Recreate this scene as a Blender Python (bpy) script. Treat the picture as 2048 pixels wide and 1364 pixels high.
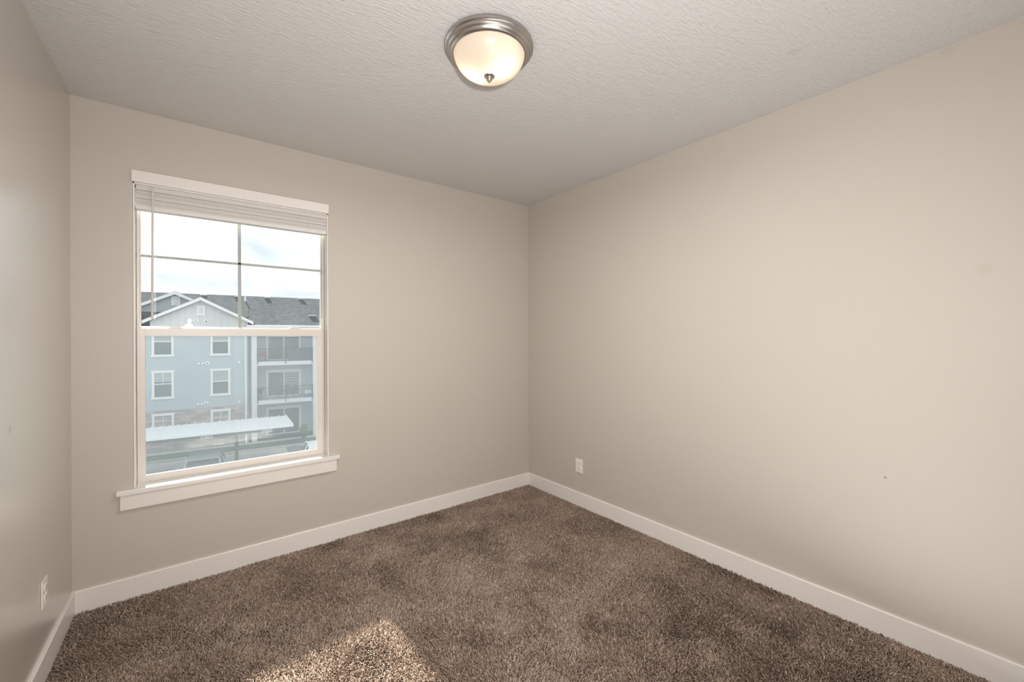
import bpy, bmesh, math, random
import numpy as np
from mathutils import Vector, Matrix

random.seed(7)
rng = np.random.default_rng(7)
for o in list(bpy.data.objects):
    bpy.data.objects.remove(o, do_unlink=True)
SC = bpy.context.scene
COL = SC.collection

# ------------------------------------------------------------------ camera
H = 2.6
F_PX = 841.83
YAW, PITCH, ROLL = 0.661308, -0.000946, -0.003496
CAM = Vector((-2.54185, -3.01794, 1.38020))
fw = Vector((math.sin(YAW) * math.cos(PITCH), math.cos(YAW) * math.cos(PITCH), math.sin(PITCH)))
rt0 = Vector((math.cos(YAW), -math.sin(YAW), 0))
up0 = rt0.cross(fw)
rt = rt0 * math.cos(ROLL) + up0 * math.sin(ROLL)
up = -rt0 * math.sin(ROLL) + up0 * math.cos(ROLL)
cd = bpy.data.cameras.new('camera')
cd.sensor_fit = 'HORIZONTAL'
cd.sensor_width = 36.0
cd.lens = 36.0 * F_PX / 2048.0
cd.shift_y = -7.682 / 2048.0
cd.clip_start = 0.02
cd.clip_end = 6000
cam = bpy.data.objects.new('camera', cd)
COL.objects.link(cam)
m3 = Matrix((rt, up, -fw)).transposed()
cam.matrix_world = Matrix.Translation(CAM) @ m3.to_4x4()
SC.camera = cam

SC.view_settings.view_transform = 'Standard'
SC.view_settings.look = 'None'
SC.view_settings.exposure = 0.0
SC.view_settings.gamma = 1.0
SC.view_settings.use_curve_mapping = False
SC.cycles.diffuse_bounces = 6
SC.cycles.max_bounces = 14
SC.cycles.transparent_max_bounces = 24
SC.cycles.caustics_reflective = False
SC.cycles.caustics_refractive = False
SC.cycles.sample_clamp_indirect = 6.0

# ------------------------------------------------------------------ node helpers
def nd(nt, typ, **kw):
    n = nt.nodes.new(typ)
    for k, v in kw.items():
        if k.startswith('i_'):
            n.inputs[k[2:].replace('_', ' ')].default_value = v
        else:
            setattr(n, k, v)
    return n

def mix_rgb(nt, fac, a, b, blend='MIX'):
    n = nt.nodes.new('ShaderNodeMix')
    n.data_type = 'RGBA'
    n.blend_type = blend
    for sock, v in ((n.inputs[0], fac), (n.inputs[6], a), (n.inputs[7], b)):
        if hasattr(v, 'is_output') or isinstance(v, bpy.types.NodeSocket):
            nt.links.new(v, sock)
        else:
            sock.default_value = v if not isinstance(v, tuple) or len(v) == 4 else (*v, 1)
    return n.outputs[2]

def ramp(nt, sock, stops):
    n = nt.nodes.new('ShaderNodeValToRGB')
    el = n.color_ramp.elements
    while len(el) < len(stops):
        el.new(0.5)
    for e, (p, c) in zip(el, stops):
        e.position = p
        e.color = (*c, 1) if len(c) == 3 else c
    nt.links.new(sock, n.inputs[0])
    return n.outputs[0]

# ------------------------------------------------------------------ world: bright broken cloud
W = bpy.data.worlds.new('sky')
SC.world = W
W.use_nodes = True
nt = W.node_tree
nt.nodes.clear()
tc = nd(nt, 'ShaderNodeTexCoord')
mp = nd(nt, 'ShaderNodeMapping')
mp.inputs['Scale'].default_value = (1, 1, 2.6)
mp.inputs['Location'].default_value = (0.35, 0.1, 0.22)
nt.links.new(tc.outputs['Generated'], mp.inputs['Vector'])
nz = nd(nt, 'ShaderNodeTexNoise')
nz.inputs['Scale'].default_value = 3.6
nz.inputs['Detail'].default_value = 7
nz.inputs['Roughness'].default_value = 0.52
nz.inputs['Distortion'].default_value = 0.35
nt.links.new(mp.outputs[0], nz.inputs['Vector'])
cl = ramp(nt, nz.outputs['Fac'], [(0.36, (0.70, 0.76, 0.85)), (0.48, (0.90, 0.93, 0.98)), (0.57, (1.1, 1.1, 1.1)), (0.8, (1.5, 1.48, 1.45))])
sep = nd(nt, 'ShaderNodeSeparateXYZ')
nt.links.new(tc.outputs['Generated'], sep.inputs[0])
mr = nd(nt, 'ShaderNodeMapRange')
mr.inputs['From Min'].default_value = -0.02
mr.inputs['From Max'].default_value = 0.01
nt.links.new(sep.outputs['Z'], mr.inputs['Value'])
skyc = mix_rgb(nt, mr.outputs[0], (0.42, 0.43, 0.42), cl)
bg = nd(nt, 'ShaderNodeBackground')
bg.inputs['Strength'].default_value = 1.2
nt.links.new(skyc, bg.inputs['Color'])
wo = nd(nt, 'ShaderNodeOutputWorld')
nt.links.new(bg.outputs[0], wo.inputs['Surface'])

# ------------------------------------------------------------------ sun, flash and an added ceiling fill
def lamp(name, typ, loc, energy, color, **kw):
    d = bpy.data.lights.new(name, typ)
    d.energy = energy
    d.color = color
    for k, v in kw.items():
        setattr(d, k, v)
    o = bpy.data.objects.new(name, d)
    COL.objects.link(o)
    o.location = loc
    return o

sun = lamp('sun', 'SUN', (0, 10, 12), 34.0, (1.0, 0.95, 0.88), angle=math.radians(2.0))
sun.rotation_euler = Vector((0.055, -1.0, -0.575)).to_track_quat('-Z', 'Y').to_euler()
# the photographer's flash beside the camera, and an unseen upward panel added to brighten the ceiling
flash = lamp('flash_light', 'SPOT', (-2.50, -3.28, 1.50), 200.0, (1.0, 0.995, 0.985), shadow_soft_size=.05, spot_size=math.radians(150), spot_blend=1.0)
flash.rotation_euler = Vector((0.56, 0.82, 0.08)).to_track_quat('-Z', 'Y').to_euler()
ceiling_fill = lamp('ceiling_fill_light', 'AREA', (-1.45, -2.75, 0.08), 15.0, (1.0, 1.0, 1.0), shape='RECTANGLE', size=2.0, size_y=0.8)
ceiling_fill.rotation_euler = Vector((0.0, -0.25, 0.97)).to_track_quat('-Z', 'Y').to_euler()
for dz in (0.0, 0.048):
    lamp('modelling_bulb_light', 'POINT', (-2.49, -3.38, 1.545 + dz), 0.7, (1.0, 0.97, 0.92), shadow_soft_size=0.02)

# ------------------------------------------------------------------ materials
def base_mat(name, color, rough=0.6, spec=0.5, metal=0.0):
    m = bpy.data.materials.new(name)
    m.use_nodes = True
    b = m.node_tree.nodes['Principled BSDF']
    b.inputs['Base Color'].default_value = (*color, 1)
    b.inputs['Roughness'].default_value = rough
    b.inputs['Specular IOR Level'].default_value = spec
    b.inputs['Metallic'].default_value = metal
    return m, m.node_tree, b

def noise_bump(nt, b, scale, strength, dist=0.002, vec_scale=(1, 1, 1), detail=3, rot=(0, 0, 0), rough=0.5):
    t = nd(nt, 'ShaderNodeTexCoord')
    mpp = nd(nt, 'ShaderNodeMapping')
    mpp.inputs['Scale'].default_value = vec_scale
    mpp.inputs['Rotation'].default_value = rot
    nt.links.new(t.outputs['Object'], mpp.inputs[0])
    n = nd(nt, 'ShaderNodeTexNoise')
    n.inputs['Scale'].default_value = scale
    n.inputs['Detail'].default_value = detail
    n.inputs['Roughness'].default_value = rough
    nt.links.new(mpp.outputs[0], n.inputs['Vector'])
    bp = nd(nt, 'ShaderNodeBump')
    bp.inputs['Strength'].default_value = strength
    bp.inputs['Distance'].default_value = dist
    nt.links.new(n.outputs['Fac'], bp.inputs['Height'])
    nt.links.new(bp.outputs[0], b.inputs['Normal'])
    return n, mpp, bp

def mottled(name, c1, c2, scale, rough=0.7, spec=0.3, bump=0.0, bscale=None, detail=4):
    m, nt, b = base_mat(name, c1, rough, spec)
    t = nd(nt, 'ShaderNodeTexCoord')
    n = nd(nt, 'ShaderNodeTexNoise')
    n.inputs['Scale'].default_value = scale
    n.inputs['Detail'].default_value = detail
    nt.links.new(t.outputs['Object'], n.inputs['Vector'])
    c = ramp(nt, n.outputs['Fac'], [(0.3, c1), (0.7, c2)])
    nt.links.new(c, b.inputs['Base Color'])
    if bump:
        noise_bump(nt, b, bscale or scale, bump)
    return m

def spots(nt, b, col, pts):
    """small scuffs on the paint, each at its own place on the wall"""
    g = nd(nt, 'ShaderNodeNewGeometry')
    cur = col
    for (p, r, c, amt) in pts:
        vm = nd(nt, 'ShaderNodeVectorMath', operation='DISTANCE')
        vm.inputs[1].default_value = p
        nt.links.new(g.outputs['Position'], vm.inputs[0])
        mrg = nd(nt, 'ShaderNodeMapRange')
        mrg.inputs['From Min'].default_value = r * 0.5
        mrg.inputs['From Max'].default_value = r
        mrg.inputs['To Min'].default_value = amt
        mrg.inputs['To Max'].default_value = 0.0
        nt.links.new(vm.outputs['Value'], mrg.inputs['Value'])
        cur = mix_rgb(nt, mrg.outputs[0], cur, c)
    nt.links.new(cur, b.inputs['Base Color'])

WALL = (0.54, 0.492, 0.438)
def wall_mat(name, rough, spec, pts=()):
    m, nt, b = base_mat(name, WALL, rough, spec)
    noise_bump(nt, b, 260, 0.05, 0.001)
    if pts:
        spots(nt, b, (*WALL, 1), pts)
    return m
M = {}
M['wall'] = wall_mat('beige_wall_paint', 0.5, 0.3)
M['wall_l'] = wall_mat('beige_wall_paint_with_scuff', 0.3, 0.7, [((-3.0068, -0.859, 1.0753), 0.020, (0.2, 0.19, 0.17), 0.5)])
M['wall_r'] = wall_mat('beige_wall_paint_with_marks', 0.5, 0.3, [((0, -2.543, 0.727), 0.006, (0.16, 0.13, 0.11), 0.8), ((0, -2.848, 1.648), 0.03, (0.45, 0.4, 0.34), 0.3), ((0, -2.744, 2.573), 0.03, (0.45, 0.4, 0.34), 0.3)])

cb = M['wall_l'].node_tree.nodes['Principled BSDF']
cb.inputs['Coat Weight'].default_value = 0.9
cb.inputs['Coat Roughness'].default_value = 0.32
cb.inputs['Coat IOR'].default_value = 1.9
# ceiling: troweled knock-down texture
m, nt, b = base_mat('textured_ceiling_paint', (0.62, 0.607, 0.597), 0.75, 0.25)
n, mpp, bp = noise_bump(nt, b, 34, 0.75, 0.006, (1.0, 3.2, 1.0), 4, (0, 0, 0.5), 0.6)
M['ceiling'] = m
spots(nt, b, (0.62, 0.607, 0.597, 1), [((-0.470, -2.340, 2.6), 0.032, (0.5, 0.49, 0.48), 0.35)])
m, nt, b = base_mat('white_trim_paint', (0.80, 0.755, 0.715), 0.32, 0.5)
M['trim'] = m
m, nt, b = base_mat('almond_vinyl', (0.69, 0.645, 0.60), 0.38, 0.5)
M['vinyl'] = m
m, nt, b = base_mat('white_jamb_paint', (0.82, 0.80, 0.77), 0.5, 0.4)
M['jamb'] = m
m, nt, b = base_mat('faux_wood_slat', (0.735, 0.70, 0.67), 0.42, 0.45)
noise_bump(nt, b, 60, 0.12, 0.0015, (0.12, 1, 5), 4)
M['slat'] = m
m, nt, b = base_mat('white_cord', (0.8, 0.74, 0.69), 0.8, 0.2)
M['cord'] = m
m, nt, b = base_mat('clear_acrylic_wand', (0.66, 0.61, 0.56), 0.25, 0.5)
M['wand'] = m
m, nt, b = base_mat('outlet_plastic', (0.83, 0.79, 0.745), 0.3, 0.5)
M['plate'] = m
m, nt, b = base_mat('dark_slot', (0.05, 0.045, 0.04), 0.6, 0.3)
M['dark'] = m
m, nt, b = base_mat('brushed_nickel', (0.47, 0.445, 0.42), 0.28, 0.5, 1.0)
n, mpp, bp = noise_bump(nt, b, 90, 0.04, 0.001, (1, 1, 8))
M['nickel'] = m

# pane: clear glass, some bluish translucency mixed in to veil the view with haze
def glass(name, haze, tint=(0.965, 0.985, 0.98)):
    m = bpy.data.materials.new(name)
    m.use_nodes = True
    nt = m.node_tree
    nt.nodes.clear()
    out = nd(nt, 'ShaderNodeOutputMaterial')
    tr = nd(nt, 'ShaderNodeBsdfTransparent')
    tr.inputs[0].default_value = (*tint, 1)
    gl = nd(nt, 'ShaderNodeBsdfGlossy')
    gl.inputs['Roughness'].default_value = 0.0
    gl.inputs['Color'].default_value = (1, 1, 1, 1)
    fr = nd(nt, 'ShaderNodeFresnel')
    fr.inputs['IOR'].default_value = 1.4
    mx = nd(nt, 'ShaderNodeMixShader')
    nt.links.new(fr.outputs[0], mx.inputs[0])
    nt.links.new(tr.outputs[0], mx.inputs[1])
    nt.links.new(gl.outputs[0], mx.inputs[2])
    tl = nd(nt, 'ShaderNodeBsdfTranslucent')
    tl.inputs[0].default_value = (0.86, 0.93, 1.0, 1)
    t = nd(nt, 'ShaderNodeTexCoord')
    n = nd(nt, 'ShaderNodeTexNoise')
    n.inputs['Scale'].default_value = 4.5
    n.inputs['Detail'].default_value = 5
    nt.links.new(t.outputs['Object'], n.inputs['Vector'])
    mrg = nd(nt, 'ShaderNodeMapRange')
    mrg.inputs['To Min'].default_value = haze * 0.75
    mrg.inputs['To Max'].default_value = haze * 1.25
    mrg.inputs['From Min'].default_value = 0.35
    mrg.inputs['From Max'].default_value = 0.65
    nt.links.new(n.outputs['Fac'], mrg.inputs['Value'])
    mx2 = nd(nt, 'ShaderNodeMixShader')
    nt.links.new(mrg.outputs[0], mx2.inputs[0])
    nt.links.new(mx.outputs[0], mx2.inputs[1])
    nt.links.new(tl.outputs[0], mx2.inputs[2])
    nt.links.new(mx2.outputs[0], out.inputs[0])
    return m
M['glass'] = glass('window_glass', 0.0048)

# insect screen: fine grey mesh
m = bpy.data.materials.new('insect_screen_mesh')
m.use_nodes = True
nt = m.node_tree
nt.nodes.clear()
out = nd(nt, 'ShaderNodeOutputMaterial')
tr = nd(nt, 'ShaderNodeBsdfTransparent')
df = nd(nt, 'ShaderNodeBsdfDiffuse')
df.inputs[0].default_value = (0.12, 0.125, 0.13, 1)
tl = nd(nt, 'ShaderNodeBsdfTranslucent')
tl.inputs[0].default_value = (0.13, 0.155, 0.17, 1)
ad = nd(nt, 'ShaderNodeMixShader')
ad.inputs[0].default_value = 0.6
nt.links.new(df.outputs[0], ad.inputs[1])
nt.links.new(tl.outputs[0], ad.inputs[2])
mx = nd(nt, 'ShaderNodeMixShader')
mx.inputs[0].default_value = 0.14
nt.links.new(tr.outputs[0], mx.inputs[1])
nt.links.new(ad.outputs[0], mx.inputs[2])
nt.links.new(mx.outputs[0], out.inputs[0])
M['screen'] = m

# frosted alabaster lamp bowl, lit from inside by its bulbs
m = bpy.data.materials.new('frosted_bowl_glass')
m.use_nodes = True
nt = m.node_tree
nt.nodes.clear()
out = nd(nt, 'ShaderNodeOutputMaterial')
tl = nd(nt, 'ShaderNodeBsdfTranslucent')
tl.inputs[0].default_value = (0.92, 0.84, 0.745, 1)
df = nd(nt, 'ShaderNodeBsdfDiffuse')
df.inputs[0].default_value = (0.85, 0.78, 0.68, 1)
gl = nd(nt, 'ShaderNodeBsdfGlossy')
gl.inputs['Roughness'].default_value = 0.25
mx = nd(nt, 'ShaderNodeMixShader')
mx.inputs[0].default_value = 0.35
nt.links.new(tl.outputs[0], mx.inputs[1])
nt.links.new(df.outputs[0], mx.inputs[2])
mx2 = nd(nt, 'ShaderNodeMixShader')
mx2.inputs[0].default_value = 0.05
nt.links.new(mx.outputs[0], mx2.inputs[1])
nt.links.new(gl.outputs[0], mx2.inputs[2])
nt.links.new(mx2.outputs[0], out.inputs[0])
M['bowl'] = m
m = bpy.data.materials.new('lit_bulb')
m.use_nodes = True
b = m.node_tree.nodes['Principled BSDF']
b.inputs['Emission Color'].default_value = (1, 0.86, 0.66, 1)
b.inputs['Emission Strength'].default_value = 8.0
M['bulb'] = m

# carpet
m, nt, b = base_mat('brown_frieze_carpet', (0.22, 0.16, 0.12), 0.95, 0.1)
at = nd(nt, 'ShaderNodeAttribute', attribute_name='tone')
c = ramp(nt, at.outputs['Fac'], [(0.0, (0.155, 0.108, 0.080)), (0.35, (0.31, 0.228, 0.174)), (0.7, (0.485, 0.378, 0.303)), (1.0, (0.70, 0.585, 0.49))])
nt.links.new(c, b.inputs['Base Color'])
M['carpet'] = m
M['carpet_base'] = mottled('carpet_backing', (0.05, 0.034, 0.025), (0.09, 0.062, 0.046), 120, 1.0, 0.0)

# outside
def lap_siding(name, c, pitch=0.15, axis='z', depth=0.4, pale=None):
    m, nt, b = base_mat(name, c, 0.7, 0.2)
    t = nd(nt, 'ShaderNodeTexCoord')
    s = nd(nt, 'ShaderNodeSeparateXYZ')
    nt.links.new(t.outputs['Object'], s.inputs[0])
    mu = nd(nt, 'ShaderNodeMath', operation='MULTIPLY')
    mu.inputs[1].default_value = 1.0 / pitch
    nt.links.new(s.outputs['Z' if axis == 'z' else 'X'], mu.inputs[0])
    fr = nd(nt, 'ShaderNodeMath', operation='FRACT')
    nt.links.new(mu.outputs[0], fr.inputs[0])
    if axis == 'z':
        col = ramp(nt, fr.outputs[0], [(0.0, tuple(x * 0.72 for x in c)), (0.12, c), (1.0, c)])
    else:
        col = ramp(nt, fr.outputs[0], [(0.0, tuple(x * 0.82 for x in c)), (0.05, c), (0.14, c), (0.19, tuple(x * 0.82 for x in c)), (0.24, c)])
    nt.links.new(col, b.inputs['Base Color'])
    return m
M['siding'] = lap_siding('blue_grey_lap_siding', (0.455, 0.515, 0.56))
M['siding2'] = lap_siding('grey_balcony_siding', (0.49, 0.54, 0.56), 0.17)
M['batten'] = lap_siding('pale_board_and_batten', (0.66, 0.68, 0.69), 0.40, 'x')
M['xtrim'] = base_mat('white_exterior_trim', (0.82, 0.84, 0.86), 0.5, 0.3)[0]
M['xpost'] = base_mat('pale_grey_column_paint', (0.70, 0.71, 0.74), 0.6, 0.3)[0]
M['shingle'] = mottled('grey_roof_shingles', (0.055, 0.063, 0.068), (0.10, 0.11, 0.118), 3.2, 1.0, 0.0, detail=8)
M['xglass'] = base_mat('dark_window_glass', (0.10, 0.125, 0.13), 0.12, 0.5)[0]
M['xblind'] = base_mat('drawn_window_shade', (0.50, 0.54, 0.53), 0.7, 0.3)[0]
m, nt, b = base_mat('ledgestone_veneer', (0.4, 0.35, 0.33), 0.85, 0.2)
t = nd(nt, 'ShaderNodeTexCoord')
mp = nd(nt, 'ShaderNodeMapping')
mp.inputs['Rotation'].default_value = (math.pi / 2, 0, 0)
nt.links.new(t.outputs['Object'], mp.inputs[0])
bk = nd(nt, 'ShaderNodeTexBrick')
bk.inputs['Scale'].default_value = 1.0
bk.inputs['Brick Width'].default_value = 0.62
bk.inputs['Row Height'].default_value = 0.14
bk.inputs['Mortar Size'].default_value = 0.008
bk.inputs['Color1'].default_value = (0.52, 0.43, 0.40, 1)
bk.inputs['Color2'].default_value = (0.26, 0.25, 0.26, 1)
bk.inputs['Mortar'].default_value = (0.3, 0.28, 0.27, 1)
nt.links.new(mp.outputs[0], bk.inputs['Vector'])
nt.links.new(bk.outputs['Color'], b.inputs['Base Color'])
M['stone'] = m
M['grass'] = mottled('lawn_grass', (0.075, 0.115, 0.07), (0.12, 0.155, 0.10), 2.5, 0.9, 0.1)
M['asphalt'] = mottled('asphalt', (0.16, 0.165, 0.17), (0.21, 0.21, 0.21), 1.2, 0.9, 0.2)
M['concrete'] = mottled('parking_concrete', (0.46, 0.45, 0.44), (0.56, 0.55, 0.53), 0.9, 0.85, 0.2)
M['metalroof'] = base_mat('white_standing_seam_metal', (0.80, 0.82, 0.85), 0.4, 0.5)[0]
M['steel'] = base_mat('dark_painted_steel', (0.10, 0.115, 0.13), 0.5, 0.4)[0]
M['rail'] = base_mat('black_railing_metal', (0.035, 0.04, 0.05), 0.5, 0.4)[0]
M['tyre'] = base_mat('tyre_rubber', (0.03, 0.03, 0.03), 0.8, 0.2)[0]
M['carglass'] = base_mat('car_glass', (0.05, 0.065, 0.065), 0.06, 0.6)[0]
M['carpaint'] = base_mat('silver_green_car_paint', (0.38, 0.44, 0.44), 0.25, 0.6)[0]
M['carwhite'] = base_mat('white_car_paint', (0.85, 0.86, 0.88), 0.25, 0.6)[0]
M['chrome'] = base_mat('lamp_lens', (0.7, 0.72, 0.74), 0.15, 0.6)[0]
M['leaf'] = mottled('shrub_leaves', (0.05, 0.09, 0.045), (0.09, 0.13, 0.06), 9, 0.8, 0.2)
M['red'] = base_mat('dusty_red_fabric', (0.28, 0.12, 0.12), 0.9, 0.1)[0]
M['blue'] = base_mat('blue_cooler_plastic', (0.08, 0.16, 0.42), 0.5, 0.4)[0]
M['clay'] = base_mat('clay_pot', (0.30, 0.2, 0.15), 0.8, 0.2)[0]
M['mesh_fabric'] = base_mat('grey_mesh_fabric', (0.10, 0.13, 0.155), 0.9, 0.1)[0]
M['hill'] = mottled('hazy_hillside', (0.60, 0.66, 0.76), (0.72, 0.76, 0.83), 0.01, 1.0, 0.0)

# ------------------------------------------------------------------ mesh helpers
class MB:
    def __init__(self):
        self.v, self.f = [], []
    def add(self, vs, fs):
        k = len(self.v)
        self.v += [tuple(p) for p in vs]
        self.f += [tuple(i + k for i in q) for q in fs]
        return self
    def box(self, a, b_, ch=0.0):
        x0, y0, z0 = a
        x1, y1, z1 = b_
        bm = bmesh.new()
        bmesh.ops.create_cube(bm, size=1)
        for v in bm.verts:
            v.co = Vector(((x0 + x1) / 2 + v.co.x * (x1 - x0), (y0 + y1) / 2 + v.co.y * (y1 - y0), (z0 + z1) / 2 + v.co.z * (z1 - z0)))
        if ch:
            bmesh.ops.bevel(bm, geom=bm.edges[:], offset=ch, segments=2, profile=0.6, affect='EDGES')
        self.bm(bm)
        return self
    def bm(self, bm, mat=None):
        bm.verts.index_update()
        self.add([(mat @ v.co if mat else v.co.copy()) for v in bm.verts], [[v.index for v in f.verts] for f in bm.faces])
        bm.free()
    def tube(self, pts, r, n=10, cap=True):
        pts = [Vector(p) for p in pts]
        rs = r if isinstance(r, (list, tuple)) else [r] * len(pts)
        vs, fs = [], []
        ref = None
        for i, p in enumerate(pts):
            t = (pts[min(i + 1, len(pts) - 1)] - pts[max(i - 1, 0)]).normalized()
            if ref is None or abs(ref.dot(t)) > 0.95:
                ref = Vector((1, 0, 0)) if abs(t.x) < 0.8 else Vector((0, 1, 0))
            u = (ref - t * ref.dot(t)).normalized()
            ref = u
            w = t.cross(u)
            for k in range(n):
                a = 2 * math.pi * k / n
                vs.append(p + (u * math.cos(a) + w * math.sin(a)) * rs[i])
        for i in range(len(pts) - 1):
            for k in range(n):
                fs.append((i * n + k, i * n + (k + 1) % n, (i + 1) * n + (k + 1) % n, (i + 1) * n + k))
        if cap:
            fs.append(tuple(range(n))[::-1])
            fs.append(tuple(range((len(pts) - 1) * n, len(pts) * n)))
        return self.add(vs, fs)
    def lathe(self, prof, n=64, c=(0, 0, 0)):
        vs, fs = [], []
        for (r, z) in prof:
            for k in range(n):
                a = 2 * math.pi * k / n
                vs.append((c[0] + r * math.cos(a), c[1] + r * math.sin(a), c[2] + z))
        for i in range(len(prof) - 1):
            for k in range(n):
                fs.append((i * n + k, i * n + (k + 1) % n, (i + 1) * n + (k + 1) % n, (i + 1) * n + k))
        return self.add(vs, fs)
    def prism(self, poly, axis, a, b_):
        """poly: list of 2-D points in the two remaining axes, extruded along axis from a to b_"""
        def P(q, t):
            if axis == 'x':
                return (t, q[0], q[1])
            if axis == 'y':
                return (q[0], t, q[1])
            return (q[0], q[1], t)
        n = len(poly)
        vs = [P(q, a) for q in poly] + [P(q, b_) for q in poly]
        fs = [tuple(range(n))[::-1], tuple(range(n, 2 * n))]
        fs += [(i, (i + 1) % n, n + (i + 1) % n, n + i) for i in range(n)]
        return self.add(vs, fs)
    def build(self, name, mat, parent=None, smooth=False, loc=None):
        me = bpy.data.meshes.new(name)
        off = Vector(loc) if loc else Vector((0, 0, 0))
        me.from_pydata([tuple(Vector(p) - off) for p in self.v], [], self.f)
        bm = bmesh.new()
        bm.from_mesh(me)
        bmesh.ops.recalc_face_normals(bm, faces=bm.faces[:])
        bm.to_mesh(me)
        bm.free()
        me.materials.append(mat)
        if smooth:
            me.polygons.foreach_set('use_smooth', [True] * len(me.polygons))
            me.set_sharp_from_angle(angle=math.radians(40))
        o = bpy.data.objects.new(name, me)
        COL.objects.link(o)
        o.location = off
        if parent:
            o.parent = parent
        return o

def tag(o, label=None, cat=None, group=None, kind=None):
    for k, v in (('label', label), ('category', cat), ('group', group), ('kind', kind)):
        if v:
            o[k] = v
    return o

def empty(name, loc=(0, 0, 0), rz=0.0, **kw):
    o = bpy.data.objects.new(name, None)
    o.empty_display_size = 0.1
    COL.objects.link(o)
    o.location = loc
    o.rotation_euler = (0, 0, rz)
    return tag(o, **kw)

def structure(o, label, cat):
    return tag(o, label, cat, kind='structure')

# ------------------------------------------------------------------ room shell
RW = 2.99089          # width along the window wall
LA = 0.018574         # the left wall runs very slightly out of square
YB = -3.47            # rear wall, behind the camera
XL = lambda y: -RW + math.sin(LA) * y
OX0, OX1, OZ0, OZ1 = -2.757, -1.771, 0.556, 2.216     # window opening
T = 0.17
mb = MB()
for a, b_ in (((-3.3, 0, -0.3), (OX0, T, H + .2)), ((OX1, 0, -0.3), (0.2, T, H + .2)), ((OX0, 0, OZ1), (OX1, T, H + .2)), ((OX0, 0, -0.3), (OX1, T, OZ0))):
    mb.box(a, b_)
structure(mb.build('wall_window', M['wall']), 'beige wall with the window', 'wall')
structure(MB().box((0, YB - .12, -0.3), (0.12, 0, H + .2)).build('wall_right', M['wall_r']), 'plain beige wall to the right of the far corner', 'wall')
mb = MB()
mb.add([(XL(0), 0, -.3), (XL(YB), YB, -.3), (XL(YB), YB, H + .2), (XL(0), 0, H + .2), (XL(0) - .12, 0, -.3), (XL(YB) - .12, YB, -.3), (XL(YB) - .12, YB, H + .2), (XL(0) - .12, 0, H + .2)],
       [(0, 1, 2, 3), (7, 6, 5, 4), (0, 4, 5, 1), (3, 2, 6, 7), (0, 3, 7, 4), (1, 5, 6, 2)])
structure(mb.build('wall_left', M['wall_l']), 'shaded beige wall at the left edge', 'wall')
structure(MB().box((-3.3, YB - .12, -0.3), (0.12, YB, H + .2)).build('wall_back', M['wall']), 'beige wall behind the viewer', 'wall')
structure(MB().box((-3.3, YB - .12, H), (0.12, T, H + .15)).build('ceiling', M['ceiling']), 'off-white textured ceiling', 'ceiling')
structure(MB().box((-3.2, YB - .12, -0.12), (0.1, 0.1, -0.008)).build('floor', M['carpet_base']), 'floor under the brown carpet', 'floor')

BH, BT = 0.1108, 0.0125
def baseboard(name, p, q, nrm, label):
    p, q, nn = Vector((*p, 0)), Vector((*q, 0)), Vector((*nrm, 0))
    prof = [(0, -.01), (BT, -.01), (BT, BH - .004), (BT - .003, BH), (0, BH)]
    vs = [p + nn * a + Vector((0, 0, z)) for a, z in prof] + [q + nn * a + Vector((0, 0, z)) for a, z in prof]
    n = len(prof)
    mb = MB().add(vs, [tuple(range(n)), tuple(range(n, 2 * n))] + [(i, (i + 1) % n, n + (i + 1) % n, n + i) for i in range(n)])
    structure(mb.build(name, M['trim']), label, 'baseboard')
baseboard('baseboard_window', (XL(0), 0), (0, 0), (0, -1), 'white baseboard under the window wall')
baseboard('baseboard_right', (0, -BT), (0, YB), (-1, 0), 'white baseboard along the right wall')
baseboard('baseboard_left', (XL(-BT), -BT), (XL(YB), YB), (math.cos(LA), -math.sin(LA)), 'white baseboard along the left wall')

# door on the rear wall (seen only as a reflection in the glass)
d = empty('door_1', (-1.55, YB, 0), kind='structure', label='white panel door in the wall behind the viewer', cat='door')
mb = MB().box((-.40, 0.0, 0.005), (.40, .035, 2.03), .004)
for z0, z1 in ((0.2, 0.95), (1.1, 1.9)):
    for x0 in (-.31, .05):
        mb.box((x0, .033, z0), (x0 + .26, .043, z1), .004)
mb.build('door_panel', M['trim'], d)
MB().box((-.47, 0.0, 0), (-.405, .022, 2.1), .003).box((.405, 0.0, 0), (.47, .022, 2.1), .003).box((-.47, 0, 2.035), (.47, .022, 2.1), .003).build('door_casing', M['trim'], d)
MB().tube([(.34, .035, .95), (.34, .07, .95)], .012).tube([(.34, .065, .95), (.34, .09, .95), (.34, .1, .95)], [.02, .028, .018], 16).build('door_knob', M['nickel'], d, True)

# ------------------------------------------------------------------ carpet pile: leaning twisted tufts
def value_noise(x, y, s, seed):
    r = np.random.default_rng(seed)
    g = r.random((64, 64))
    u, v = x * s + 40.3, y * s + 40.7
    i, j = np.floor(u).astype(int), np.floor(v).astype(int)
    fu, fv = u - i, v - j
    fu, fv = fu * fu * (3 - 2 * fu), fv * fv * (3 - 2 * fv)
    G = lambda a, b_: g[a % 64, b_ % 64]
    return (G(i, j) * (1 - fu) + G(i + 1, j) * fu) * (1 - fv) + (G(i, j + 1) * (1 - fu) + G(i + 1, j + 1) * fu) * fv

P0 = 0.0056
gx, gy = np.meshgrid(np.arange(-3.03, -0.004, P0), np.arange(-3.1, -0.004, P0))
x = gx.ravel() + rng.uniform(-.5, .5, gx.size) * P0 * 1.1
y = gy.ravel() + rng.uniform(-.5, .5, gx.size) * P0 * 1.1
keep = (x > -RW + math.sin(LA) * y + BT - .002) & (x < -BT + .002) & (y < -BT + .002)
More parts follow.
